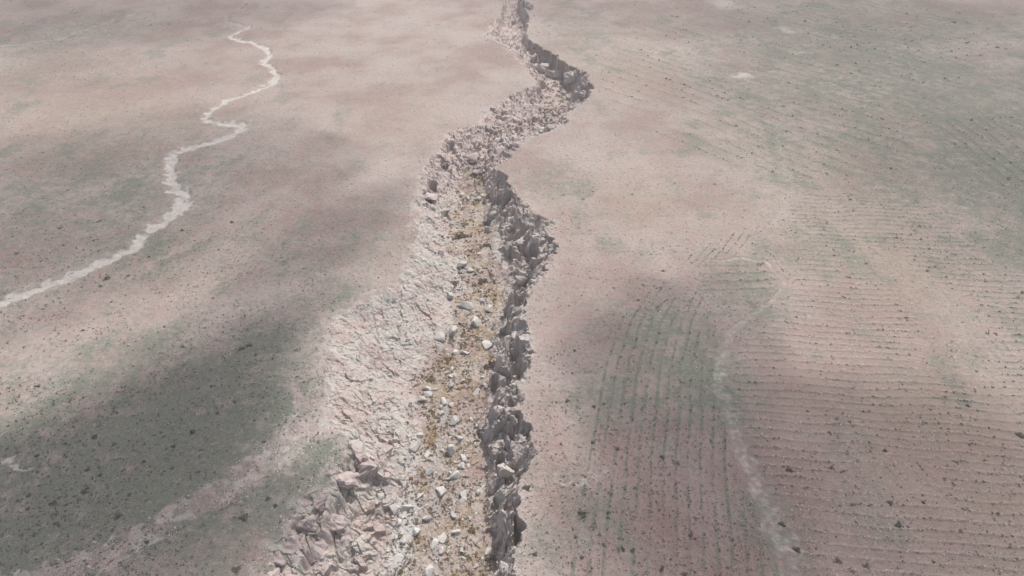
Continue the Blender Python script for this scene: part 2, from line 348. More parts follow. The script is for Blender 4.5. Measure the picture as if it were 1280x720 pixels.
pale = np.maximum(pale, (.3+.16*noise(x/4, y/4, 233)+.2*noise(x/.9, y/.9, 241))*(1-sst(.2, 1.9, A['pa']+.5*noise(x/1.7, y/1.7, 240))))
p2 = poly_field(x+3*noise(x/8, y/8, 210), y+3*noise(x/8, y/8, 211), PATH2); pale = np.maximum(pale, .3*(1-sst(0, 1.3, p2)))
pale = np.maximum(pale, .3*(1-sst(1, 1.5, A['tr']+.2*noise(x/4, y/4, 236)))*(A['tr'] > .6))
pale = np.maximum(pale, .3*(1-sst(.8, 2.6, A['st']+.8*noise(x/3, y/3, 242)))*(1-sst(268, 300, y)))
jx = x+2.4*noise(x/4, y/4, 212)+1.5*noise(x/1.3, y/1.3, 213); jy = y+2.4*noise(x/4, y/4, 214)+1.5*noise(x/1.3, y/1.3, 215)
band = 1-sst(.5, 1.15, poly_field(jx, jy, BAND)); streak = 1-sst(.0, 1.1, poly_field(jx, jy, STREAK))
pale = np.maximum(pale, .22*streak*(1+wob)); green *= (1-.8*streak)*(1-.55*band)
va = poly_field(jx, jy, VALE); pale = np.maximum(pale, .4*(1-sst(.2, 1.2, va))); green = np.maximum(green, .6*(1-sst(.8, 3, va))*(va > 1))
for (u, v, ru, rv, a) in [(720,605,34,7,.5),(715,522,45,6,.3),(625,250,30,6,.35),(700,250,25,5,.25),(930,95,14,4,.7),(985,38,16,5,.5),(1003,66,22,3,.4),(15,583,14,4,.7),(890,60,10,20,.3),(905,5,20,8,.5),(725,165,30,5,.3),(690,480,60,10,.3),(900,130,30,5,.3),(380,170,120,30,.1),(550,60,80,50,.12),(720,125,40,30,.2),(370,440,26,40,.2),(740,325,60,20,.18)]:
    pale = np.maximum(pale, a*blob(jx, jy, u, v, ru, rv))
B_row = in_poly(x, y, B_POLY)
rowpale = A['fs']*sst(.2, .9, np.cos(2*np.pi*A['q']-1.6))*sst(-.4, .3, noise(x/4, y/4, 252)); pale = np.maximum(pale, .22*rowpale)
rowplant = A['fs']*sst(.55, .98, np.cos(2*np.pi*A['q']+.5))*sst(-.35, .25, noise(x/3, y/3, 231)+.4*noise(x/15, y/15, 232))
green = np.clip(green+np.where(B_row, .16, np.where(in_poly(x, y, A_POLY), .5, .22))*rowplant, 0, 1)
inside = A['inside'].astype(float); tr = A['tr']; tl = A['tl']
wall = np.where(inside > 0, sst(.15, .45, tr)*wall_weight(y), 0); rub = np.maximum(np.where((inside > 0) & (tl > -.2), sst(-.2, .2, tl), 0), .62*band*sst(-.45, .3, noise(x/2, y/2, 264)+.5*noise(x/5, y/5, 265)))
rub = np.maximum(rub, (1-sst(1, 1.25, tl+.25*noise(x/2, y/2, 261)))*(tl > 0)*.5*(tr < 0)); rub = np.maximum(rub, (1-sst(1, 1.12, tr))*(tr > .5)*.5)
_, BLs, BRs, _, _ = gully_lines(y)
bed = np.where((inside > 0), (1-sst(-.05, .3, tr+.12*noise(x/3, y/3, 237)))*(1-sst(-.12, .2, tl+.12*noise(x/3, y/3, 238)))*(.8+.4*noise(x/7, y/7, 239)), 0)
bedv = np.interp(y, sorted([y_of_v(q) for q in (720, 520, 430, 330, 210, 195, 160, 150, 110, 60)]), [1, 1, .9, .95, .95, .3, 0, 0, .6, .0][::-1] if False else [.9, .9, .9, .95, .95, .3, .1, .6, .6, 0])
bed = bed*bedv*(.55+.6*sst(-.5, .1, noise(x/3.2, y/4.2, 262)+.4*noise(x/1.2, y/1.2, 263)))
rub = np.maximum(rub, inside*(1-wall)*(1-np.clip(bed*2, 0, 1)))
white = np.zeros_like(x)
for (u, v, ru, rv, a) in [(470,500,60,40,.45),(505,590,22,70,.8),(520,500,16,50,.5),(490,640,30,22,.7),(520,520,30,30,.3),(560,410,30,20,.45),(565,330,20,20,.4),(440,640,30,40,.3),(600,243,20,5,.5)]:
    white = np.maximum(white, a*blob(x, y+6, u, v, ru, rv))
white *= inside*(1-wall)
thal = inside*(1-sst(.5, 1.2, poly_field(x+.4*noise(x/2, y/2, 220), y, THAL, -7.)))
Vt = np.stack([x, y, z], 1)
idx = np.arange(nr_*nc_).reshape(nr_, nc_)
F = np.stack([idx[:-1, :-1], idx[:-1, 1:], idx[1:, 1:], idx[1:, :-1]], -1).reshape(-1, 4)
fc = lambda q: q[F].mean(1)
# vertex normals of the whole sheet, so that the pieces meet without a seam
P3 = Vt.reshape(nr_, nc_, 3); du = np.gradient(P3, axis=1); dv = np.gradient(P3, axis=0)
nrm = np.cross(du, dv).reshape(-1, 3); nrm /= np.linalg.norm(nrm, axis=1, keepdims=True)+1e-12
fin = fc(inside) > .5; fbed = fin & (fc(tr) < .12) & (fc(tl) < .12)
fst = (~fin) & (fc(A['st']) < .95); fpa = (~fin) & (~fst) & (fc(A['pa']) < .8)
B_in = in_poly(x, y, B_POLY) | in_poly(x, y, C_POLY) | in_poly(x, y, A_POLY)
ffl = (~fin) & (~fst) & (~fpa) & (fc(B_in.astype(float)) > .5)
parts = [('ground', ~(fin | fst | fpa | ffl)), ('gully', fin & ~fbed), ('gully_bed', fbed), ('dry_stream', fst), ('footpath', fpa), ('ploughed_field', ffl)]
cov = np.stack([green, ochre, pale, np.ones_like(x)], 1).astype(np.float32); sto = np.stack([rub, bed, brick, np.ones_like(x)], 1).astype(np.float32); st2 = np.stack([wall, white, thal, np.ones_like(x)], 1).astype(np.float32)
for name, sel in parts:
    f = F[sel]; used, inv = np.unique(f, return_inverse=True); f = inv.reshape(f.shape)
    rough = name in ('gully', 'gully_bed')
    me = np_mesh(name, Vt[used], f, M_TER, not rough, None if rough else nrm[used])
    for an, arr in (('cover', cov), ('stone', sto), ('stone2', st2)):
        a = me.attributes.new(an, 'FLOAT_COLOR', 'POINT'); a.data.foreach_set('color', arr[used].ravel())
    o = link(name, me); o['kind'] = 'structure'
print('terrain meshes', round(time.time()-T0, 1))
del Vt, F, P3, du, dv

# ------------------------------------------------------------------ rocks
def rock_mesh(name, mat, seed, n=16, sub=0, sx=1, sy=1, sz=1, rough=.0):
    r = random.Random(seed); bm = bmesh.new()
    for i in range(n):
        v = Vector((r.gauss(0, 1), r.gauss(0, 1), r.gauss(0, 1))).normalized()
        m = max(abs(v.x), abs(v.y), abs(v.z)); v = v/(m**.6)*(.85+.25*r.random())
        bm.verts.new((v.x*sx*.5, v.y*sy*.5, v.z*sz*.5))
    res = bmesh.ops.convex_hull(bm, input=bm.verts)
    bmesh.ops.delete(bm, geom=[g for g in res['geom_interior'] if isinstance(g, bmesh.types.BMVert)], context='VERTS')
    if sub:
        bmesh.ops.bevel(bm, geom=bm.edges[:], offset=.035*min(sx, sy, sz), segments=1, affect='EDGES')
        bmesh.ops.triangulate(bm, faces=bm.faces[:]); bmesh.ops.subdivide_edges(bm, edges=bm.edges[:], cuts=sub, use_grid_fill=True); bmesh.ops.triangulate(bm, faces=bm.faces[:])
        pts = np.array([v.co[:] for v in bm.verts]); bm.normal_update()
        d = rough*(noise(pts[:, 0]*1.3+seed, pts[:, 1]*1.3+pts[:, 2]*.9, seed)+.5*noise(pts[:, 0]*3.4, pts[:, 2]*3.1+pts[:, 1]*2, seed+3))
        for v, q in zip(bm.verts, d): v.co += v.normal*float(q)
    me = bpy.data.meshes.new(name); bm.to_mesh(me); bm.free(); me.materials.append(mat); return me
def thing(name, me, loc, rot=(0, 0, 0), scale=(1, 1, 1), label=None, cat=None, group=None):
    o = bpy.data.objects.new(name, me); o.location = loc; o.rotation_euler = rot; o.scale = scale; COL.objects.link(o)
    o['label'] = label; o['category'] = cat
    if group: o['group'] = group
    return o
BASE = {k: [rock_mesh('boulder', m, 300+17*i+j*100, 12+i % 5, 1, 1, 1, 1, .02) for i in range(6)] for j, (k, m) in enumerate((('w', M_WHITE), ('g', M_GREYR), ('p', M_PINKR), ('b', M_BROWNR)))}
def sl(x, y): return math.sqrt(x*x+y*y+CAM_H**2)
#   u, v, width px, height px, kind, label
BOULDERS = [
 (578,243,7,6,'w','white boulder at the left end of the stone row across the bed'),
 (585,246,8,7,'w','white boulder, second from the left end of the stone row across the bed'),
 (592,243,7,6,'w','white boulder at the middle of the stone row across the bed'),
 (598,247,8,7,'w','white boulder, second from the right end of the stone row across the bed'),
 (604,244,7,6,'w','white boulder at the right end of the stone row, touching the shaded wall'),
 (552,315,8,11,'w','pale upright boulder alone at the left edge of the brown bed'),
 (577,329,14,10,'g','large grey flat boulder where the long brown bed narrows'),
 (588,337,9,7,'g','grey boulder touching the large flat one where the bed narrows'),
 (563,367,10,8,'w','pale boulder left of the brown shrubs in the middle bed'),
 (602,374,7,6,'w','small bright boulder between the brown bushes of the middle bed'),
 (584,380,15,10,'g','broad pale grey boulder above the bright white block'),
 (612,384,11,8,'w','pale rounded boulder close to the upper end of the shaded wall'),
 (595,400,12,15,'w','bright white upright block in the middle of the bed'),
 (610,429,17,10,'w','long bright white slab leaning at the foot of the dark wall'),
 (550,421,15,10,'g','pale grey boulder beside the dark bushes on the left of the bed'),
 (565,410,15,16,'g','large grey upright boulder above the dark bushes'),
 (579,475,6,6,'w','small white boulder among the orange patches of the bed'),
 (520,460,6,6,'w','small white boulder at the foot of the wide rubble slope'),
 (555,500,10,8,'w','white boulder at the top of the grey trickle line'),
 (552,515,9,8,'w','white boulder just below the top of the grey trickle line'),
 (568,525,13,10,'w','squarish white boulder right of the grey trickle line'),
 (589,524,6,5,'w','small white boulder near the dark foot of the right wall'),
 (564,561,10,20,'w','tall narrow white slab standing beside the grey trickle line'),
 (546,557,8,8,'g','grey boulder left of the tall narrow white slab'),
 (521,557,16,12,'g','wide grey boulder among the pale rubble left of the bed'),
 (536,589,11,8,'g','pale grey boulder touching the left side of the trickle line'),
 (567,593,15,12,'w','square pale block below the tall narrow slab'),
 (576,580,9,6,'w','small pale boulder right above the square pale block'),
 (553,612,14,9,'w','white wedge shaped boulder across the trickle line'),
 (525,619,14,10,'g','rounded grey boulder left of the white wedge'),
 (534,645,9,12,'w','pale upright boulder beside the trickle, below the rounded grey one'),
 (553,671,15,8,'w','white flat boulder right of the trickle near the lower end'),
 (552,687,9,10,'w','white boulder directly below the flat one near the lower end'),
 (537,709,18,26,'w','largest pale boulder, upright at the very bottom of the bed'),
 (495,634,12,10,'w','bluish white boulder, left one of the pair in the bleached rubble'),
 (508,633,12,11,'w','bluish white boulder, right one of the pair in the bleached rubble'),
 (499,652,8,8,'w','bluish white boulder below the pair in the bleached rubble'),
 (488,560,7,22,'w','narrow bleached slab at the inner edge of the pink cliff'),
 (476,618,10,8,'g','grey boulder between the pink slabs and the bleached rubble'),
 (596,214,10,8,'p','pink block above the stone row, on the upper brown patch'),
 (540,245,18,9,'p','flat pink block on the left bank level with the stone row'),
 (688,158,9,6,'w','white boulder below the small brown patch of the far bend'),
 (676,160,8,5,'w','pale boulder left of the white one below the far bend'),
 (625,187,16,9,'p','broad pink block in the narrow rubble choke'),
 (646,180,12,7,'p','pink block at the right side of the narrow rubble choke'),
 (590,196,16,10,'p','pink block with a deep shadow under it, left in the rubble choke'),
]
bx, by, bz = spot([b[0] for b in BOULDERS], [b[1]+b[3]*.35 for b in BOULDERS])
for i, (u, v, w, h, k, lab) in enumerate(BOULDERS):
    q = sl(bx[i], by[i])/FPX; W = w*q*1.18; Hh = h*q*1.3; me = BASE[k][i % 6]
    thing('boulder', me, (bx[i], by[i], bz[i]+Hh*.18), (random.uniform(-.3, .3), random.uniform(-.3, .3), random.uniform(0, 6.3)), (W*random.uniform(.95, 1.1), W*random.uniform(.7, 1.0), Hh*.8), lab, 'boulder', 'boulders lying along the gully')
# big slabs and outcrops: u, v, width, height(px), lean, kind, label
CRAGS = [
 (457,578,24,42,.25,'p','tall pink slab at the head of the near left cliff'),
 (430,592,34,20,-.1,'p','pale flat topped pink block left of the tall slab'),
 (436,618,26,24,.1,'p','pinkish grey block below the flat topped block'),
 (402,618,26,30,.3,'p','pink slab leaning outwards on the near left rim'),
 (418,646,26,30,.1,'p','smooth pale pink block in the middle of the near left cliff'),
 (384,646,24,30,.35,'p','pink slab with a dark crack along its foot on the left rim'),
 (362,674,26,26,.35,'p','rough pink block on the left rim below the cracked slab'),
 (345,692,20,20,.2,'p','pink block standing out furthest left on the near rim'),
 (344,716,20,18,.1,'p','pink block at the lower end of the near left rim'),
 (396,682,24,24,0,'p','pink block low on the near left cliff above the rubble'),
 (632,578,18,34,-.45,'b','brown grey finger of rock leaning from the right rim'),
 (618,600,14,34,-.2,'b','dark slab in the cleft below the leaning finger'),
 (632,640,17,44,-.2,'b','smooth grey slab on the right wall below the leaning finger'),
 (622,672,14,26,-.3,'b','grey slab under the smooth slab on the right wall'),
 (634,700,18,30,-.25,'b','grey slab at the lower end of the right wall'),
 (628,402,18,22,-.1,'b','rounded grey knob crowning the right wall by the long white slab'),
 (638,424,14,28,-.2,'b','grey pillar under the rounded knob'),
 (648,416,20,10,0,'b','flat grey ledge jutting right of the pillar'),
 (628,446,14,26,-.1,'b','narrow grey pillar at the foot of the shaded wall'),
 (646,466,16,20,.1,'b','block beside the dark hollow in the right rim'),
 (612,530,16,26,-.2,'b','dark block at the foot of the wall right of the squarish boulder'),
 (640,520,16,24,0,'b','rough grey block high on the wall above the finger'),
 (622,510,16,18,0,'b','rough grey block in the middle of the wall above the finger'),
 (650,342,18,14,0,'b','grey block at the lip of the small dark hollow in the rim'),
 (648,372,10,24,-.1,'b','thin dark slab in the notch above the rounded knob'),
 (618,262,14,18,-.1,'b','grey block next to the right end of the stone row'),
 (612,286,14,16,0,'b','grey block at the wall foot beside the long brown bed'),
 (634,280,18,14,0,'b','broad grey block halfway up the broken middle wall'),
 (650,300,18,12,0,'b','grey block on the broad broken bay of the right wall'),
 (670,294,16,12,0,'b','grey block near the outer rim of the broad broken bay'),
 (630,318,14,14,0,'b','grey block low in the broad broken bay'),
 (616,236,9,20,-.1,'b','thin dark slab at the upper start of the right wall'),
 (678,84,18,12,0,'b','dark block at the left end of the far cliff'),
 (694,90,20,14,0,'b','broad grey block in the middle of the far cliff'),
 (712,94,18,14,0,'b','grey block right of the middle of the far cliff'),
 (726,104,14,12,0,'b','grey block at the right end of the far cliff'),
 (730,118,10,10,0,'b','small dark block below the right end of the far cliff'),
 (666,72,10,10,0,'b','dark block where the far cliff meets the upper narrows'),
 (657,18,9,14,0,'b','dark crag in the uppermost reach of the gully'),
 (662,8,8,10,0,'b','small dark crag above the uppermost dark crag'),
 (600,208,14,10,.1,'p','pink block on the left bank above the upper brown patch'),
 (562,200,14,12,0,'p','pink block with a dark notch on the left rim of the upper bend'),
 (577,200,12,14,.1,'p','pink ridge block beside the notch of the upper bend'),
 (524,352,26,18,.1,'p','smooth rosy slab on the left bank of the middle reach'),
 (508,358,20,12,.2,'p','pale slab left of the smooth rosy one'),
]
cx, cy, cz = spot([c[0] for c in CRAGS], [c[1]+c[3]*.3 for c in CRAGS])
for i, (u, v, w, h, lean, k, lab) in enumerate(CRAGS):
    q = sl(cx[i], cy[i])/FPX; W = w*q; Hh = h*q*1.1
    me = rock_mesh('rock_outcrop', {'p': M_PINKR, 'b': M_BROWNR}[k], 900+i*7, 14, 3, W*random.uniform(1.0, 1.25), W*random.uniform(.8, 1.1), Hh*1.05, .09*W)
    thing('rock_outcrop', me, (cx[i], cy[i], cz[i]-Hh*(.1 if v > 120 else -.15)), (random.uniform(-.25, .05), lean+random.uniform(-.1, .1), random.uniform(-.5, .5)), (1, 1, 1), lab, 'outcrop', 'rock outcrops along the gully walls')

def more_boulders(n, kinds, lab, group, test, w0, w1, v0=230, v1=715):
    u = rng.uniform(470, 715, n*14); v = rng.uniform(v0, v1, n*14); X, Y, Z = spot(u, v); L, BL, BR, R, D = gully_lines(Y)
    for i in np.where(test(X, L, BL, BR, R))[0][:n]:
        W = random.uniform(w0, w1)*sl(X[i], Y[i])/FPX
        thing('boulder', random.choice(BASE[random.choice(kinds)]), (X[i], Y[i], Z[i]+W*.08), (random.uniform(-.4, .4), random.uniform(-.4, .4), random.uniform(0, 6.3)), (W, W*random.uniform(.6, 1), W*random.uniform(.5, .9)), lab, 'boulder', group)
more_boulders(100, 'wwg', 'small pale boulder lying loose among the brown bushes of the gully bed', 'small boulders on the gully bed', lambda x, L, BL, BR, R: (x > BL-.8) & (x < BR+.5), 3.5, 8.5)
more_boulders(26, 'wwg', 'mid sized whitish block half sunk in the near half of the gully bed', 'mid sized blocks on the near gully bed', lambda x, L, BL, BR, R: (x > BL-1.5) & (x < BR), 8.5, 15, 430, 715)
more_boulders(60, 'gp', 'small grey or pinkish block in the pale rubble of the left gully slope', 'blocks on the left rubble slope', lambda x, L, BL, BR, R: (x > L+1) & (x < BL-.5), 4, 8, 120)
more_boulders(60, 'ppg', 'pinkish block in the narrow rubble choke of the upper gully', 'blocks in the upper rubble choke', lambda x, L, BL, BR, R: (x > L) & (x < R), 4, 11, 112, 212)
# ------------------------------------------------------------------ scatter helpers
def fan(n, a0, a1, s0, s1):
    a = np.radians(rng.uniform(a0, a1, n)); yq = CAM_H/np.tan(a); xq = rng.uniform(s0, s1, n)*np.sqrt(yq**2+CAM_H**2); return xq, yq
def tilted_copy(protoV, protoF, x, y, z, r, rz, sz):
    n = len(x); k = rng.integers(0, len(protoV), n); VS = []; FS = []; off = 0
    for j in range(len(protoV)):
        m = np.where(k == j)[0]
        if not len(m): continue
        v = protoV[j]; c = np.cos(rz[m]); s_ = np.sin(rz[m])
        X = v[None, :, 0]*r[m, None]; Y = v[None, :, 1]*r[m, None]*sz[m, None, 1]; Z = v[None, :, 2]*r[m, None]*sz[m, None, 0]
        W = np.stack([X*c[:, None]-Y*s_[:, None]+x[m, None], X*s_[:, None]+Y*c[:, None]+y[m, None], Z+z[m, None]], -1)
        FS.append((protoF[j][None]+(np.arange(len(m))*len(v))[:, None, None]).reshape(-1, 3)+off); VS.append(W.reshape(-1, 3)); off += len(m)*len(v)
    return np.concatenate(VS), np.concatenate(FS)
def hull_proto(seed, n=8, flat=.75):
    r = random.Random(seed); bm = bmesh.new()
    for i in range(n):
        v = Vector((r.gauss(0, 1), r.gauss(0, 1), r.gauss(0, 1))).normalized()*(.8+.4*r.random()); bm.verts.new((v.x*.5, v.y*.5, v.z*.5*flat))
    res = bmesh.ops.convex_hull(bm, input=bm.verts); bmesh.ops.delete(bm, geom=[g for g in res['geom_interior'] if isinstance(g, bmesh.types.BMVert)], context='VERTS')
    bmesh.ops.triangulate(bm, faces=bm.faces[:]); bm.verts.index_update()
    V = np.array([v.co[:] for v in bm.verts]); Fq = np.array([[v.index for v in f.verts] for f in bm.faces]); bm.free(); return V, Fq
def tuft_proto(seed, leaves, leaf):
    r = np.random.default_rng(seed); V = []; Fq = []
    for i in range(leaves):
        d = r.normal(size=3); d[2] = abs(d[2]); d /= np.linalg.norm(d); c = d*np.array([.5, .5, .42])*r.uniform(.25, 1)**.6*(1+.25*math.sin(3*math.atan2(d[1], d[0])+seed)); c[2] += .02
        a = r.normal(size=3); a /= np.linalg.norm(a); b = np.cross(a, d); b /= np.linalg.norm(b)+1e-9; ln = leaf*r.uniform(.7, 1.4)
        k = len(V); V += [c-a*ln, c+b*ln*.5, c+a*ln, c-b*ln*.5]; Fq += [[k, k+1, k+2], [k, k+2, k+3]]
    return np.array(V), np.array(Fq)
STONES = [hull_proto(40+i, 8+i % 3) for i in range(8)]; TUFTS = [tuft_proto(60+i, 9, .24) for i in range(8)]
heaps = {}
def stuff(name, protos, x, y, r, mat, sink=.1, squash=(.7, 1.1)):
    z = hz(x, y)-sink*r
    V, Fq = tilted_copy([p[0] for p in protos], [p[1] for p in protos], x, y, z, r, rng.uniform(0, 6.3, len(x)), np.stack([rng.uniform(*squash, len(x)), rng.uniform(.7, 1.2, len(x))], 1))
    heaps.setdefault(name, []).append((V, Fq, mat))
def lay_stuff():
    for name, hs in heaps.items():
        off = np.cumsum([0]+[len(h[0]) for h in hs]); me = np_mesh(name, np.concatenate([h[0] for h in hs]), np.concatenate([h[1]+o for h, o in zip(hs, off)]), hs[0][2])
        for h in hs[1:]: me.materials.append(h[2])
        me.polygons.foreach_set('material_index', np.concatenate([np.full(len(h[1]), k, np.int32) for k, h in enumerate(hs)])); me.update()
        link(name, me)['kind'] = 'stuff'
def gmask(x, y):
    L, BL, BR, R, D = gully_lines(y); return (x > L) & (x < R), L, BL, BR, R
def pxr(x, y): return FPX/np.sqrt(x*x+y*y+CAM_H**2)

# plain: herbs and small shrubs
X, Y = fan(105000, 13, 68, -.85, .85)
g, L, BL, BR, R = gmask(X, Y); st = poly_field(X, Y, STREAM); pa = poly_field(X, Y, PATH)
keep = (~g) & (st > 1.2) & (pa > .9) & (noise(X/9, Y/9, 301)+.6*noise(X/35, Y/35, 302)+.4*noise(X/3, Y/3, 303) > -.3+rng.normal(0, .35, len(X)))
keep &= ~in_poly(X, Y, B_POLY) | (rng.random(len(X)) < .3)
X, Y = X[keep], Y[keep]
rp = np.clip(rng.lognormal(-.12, .55, len(X)), .4, 2.3)*(.75+.25*sst(120, 60, Y)); rad = rp*(1.5-.6*sst(90, 200, Y))/pxr(X, Y)
stuff('undergrowth', TUFTS, X, Y, rad, M_SHRUB, .05)
# weeds growing along the furrows
X, Y = fan(52000, 14, 66, -.05, .85); q, fs = furrows(X, Y)
keep = (fs > .25) & (np.cos(2*np.pi*q) > .72+.2*rng.random(len(X))) & (noise(X/1.8, Y/1.8, 310)+.6*noise(X/10, Y/10, 311) > np.where(in_poly(X, Y, A_POLY), -.35, .0)) & (poly_field(X, Y, PATH) > .8); g = gmask(X, Y)[0]; keep &= ~g
X, Y = X[keep], Y[keep]; rad = np.clip(rng.lognormal(0, .35, len(X)), .5, 2)*1.9/pxr(X, Y)
stuff('furrow_weeds', TUFTS, X, Y, rad, M_HERB, .05)
# pale clods in the ploughed field
X, Y = fan(95000, 17, 66, .05, .85); q, fs = furrows(X, Y)
keep = in_poly(X, Y, B_POLY) & ((np.cos(2*np.pi*q) > .35) | (rng.random(len(X)) < .25)) & (noise(X/6, Y/6, 320)+.8*noise(X/30, Y/30, 321)+.25*sst(.2, .6, X/np.sqrt(Y**2+6400)) > .05+rng.normal(0, .25, len(X)))
X, Y = X[keep], Y[keep]; rad = np.clip(rng.lognormal(0, .4, len(X)), .5, 2.2)*1.8/pxr(X, Y)
stuff('field_stones', STONES, X, Y, rad, M_CLOD, .1)
# small stones lying all over the plain
X, Y = fan(45000, 13, 68, -.85, .85); g = gmask(X, Y)[0]; keep = (~g) & (noise(X/12, Y/12, 325)+.5*noise(X/3, Y/3, 326) > -.2); X, Y = X[keep], Y[keep]
stuff('pebbles', STONES, X, Y, np.clip(rng.lognormal(-.1, .35, len(X)), .4, 2)*1.3/pxr(X, Y), M_CLOD, .1)
# rubble in the gully and on the pale strip
X, Y = fan(85000, 13, 68, -.85, .15); g, L, BL, BR, R = gmask(X, Y)
bd = poly_field(X+noise(X/3, Y/3, 330), Y+noise(X/3, Y/3, 331), BAND) < .95
keep = (g | bd)
X, Y, L, BL, BR, g = (k[keep] for k in (X, Y, L, BL, BR, g))
keep = np.where((X > BL+1) & (X < BR), rng.random(len(X)) < .65, rng.random(len(X)) < .85); keep &= noise(X/4, Y/4, 333) > -.35
X, Y, BL, BR, g = X[keep], Y[keep], BL[keep], BR[keep], g[keep]
rad = np.clip(rng.lognormal(.05, .5, len(X)), .4, 3)*np.where(g, 1.9, 1.5)/pxr(X, Y)
kind = rng.random(len(X)); lw = X > (BR)
for nm, m, mat in (('rubble', (~lw) & (kind < .5), M_PINKR), ('rubble', (~lw) & (kind >= .5) & (kind < .88), M_GREYR), ('rubble', (~lw) & (kind >= .88), M_WHITE), ('rubble', lw, M_BROWNR)):
    stuff(nm, STONES, X[m], Y[m], rad[m], mat, .05)
# gravel along the dry stream
X, Y = fan(40000, 14, 50, -.85, -.2); sf = poly_field(X, Y, STREAM); keep = (sf < 1.6) & (noise(X/3, Y/3, 350) > -.3) & (rng.random(len(X)) < .7); X, Y = X[keep], Y[keep]
hf = rng.random(len(X)) < .6
for mm, mt in ((hf, M_WHITE), (~hf, M_PINKR)): stuff('gravel', STONES, X[mm], Y[mm], np.clip(rng.lognormal(.05, .5, len(X[mm])), .4, 2.4)*1.5/pxr(X[mm], Y[mm]), mt, .1)
# crumbled clods along both rims
X, Y = fan(150000, 13, 68, -.4, .15); g, L, BL, BR, R = gmask(X, Y); dr = np.where(X > R, X-R, L-X); keep = (~g) & (rng.random(len(X)) < np.exp(-dr/np.where(X > R, .9, 1.6))*.85) & (noise(X/2.5, Y/2.5, 371) > -.25); X, Y = X[keep], Y[keep]; hf = rng.random(len(X)) < .6
for mm, mt in ((hf, M_PINKR), (~hf, M_GREYR)): stuff('rubble', STONES, X[mm], Y[mm], np.clip(rng.lognormal(0, .5, mm.sum()), .4, 2.6)*1.7/pxr(X[mm], Y[mm]), mt, .1)
# low bushes on the bed
X, Y = fan(16000, 17, 68, -.25, .08); g, L, BL, BR, R = gmask(X, Y); keep = (X > BL-2) & (X < BR+1.5) & (noise(X/2.5, Y/3.5, 361) > .12)
X, Y = X[keep], Y[keep]; stuff('undergrowth', TUFTS, X, Y, np.clip(rng.lognormal(.1, .45, len(X)), .5, 2.4)*2.2/pxr(X, Y), M_OLIVE, .05)
X, Y = fan(24000, 17, 68, -.25, .08); g, L, BL, BR, R = gmask(X, Y); keep = (X > BL-1.5) & (X < BR+.5) & (noise(X/3.5, Y/3.5, 341) > -.1)
X, Y = X[keep], Y[keep]; stuff('undergrowth', TUFTS, X, Y, np.clip(rng.lognormal(.2, .4, len(X)),   .5, 2.4)*2.3/pxr(X, Y), M_BROWN, .05)
lay_stuff()
print('scatter', round(time.time()-T0, 1))

# ------------------------------------------------------------------ shrubs one can point at
def shrub_mesh(seed, mat, leaves=110):
    V, Fq = tuft_proto(seed, leaves, .13); return np_mesh('shrub', V, Fq, mat)
SH = {k: [shrub_mesh(500+i+j*20, m) for i in range(6)] for j, (k, m) in enumerate((('d', M_SHRUB), ('o', M_OLIVE), ('b', M_BROWN)))}
taken = []; wanted = []
def shrub(u, v, w, k, lab, group): wanted.append((u, v, w, k, lab, group)); taken.append((u, v))
def plant(X, Y, Z, w, k, lab, group):
    W = w/pxr(X, Y)
    return thing('shrub', random.choice(SH[k]), (X, Y, Z-.04*W), (0, 0, random.uniform(0, 6.3)), (W, W*random.uniform(.75, 1.0), W*random.uniform(.55, .75)), lab, 'shrub', group)
RG = 'shrubs on the pink plain right of the gully'; LG = 'shrubs on the plain left of the gully'; FG = 'shrubs in the ploughed field'; BG = 'bushes growing on the gully bed'
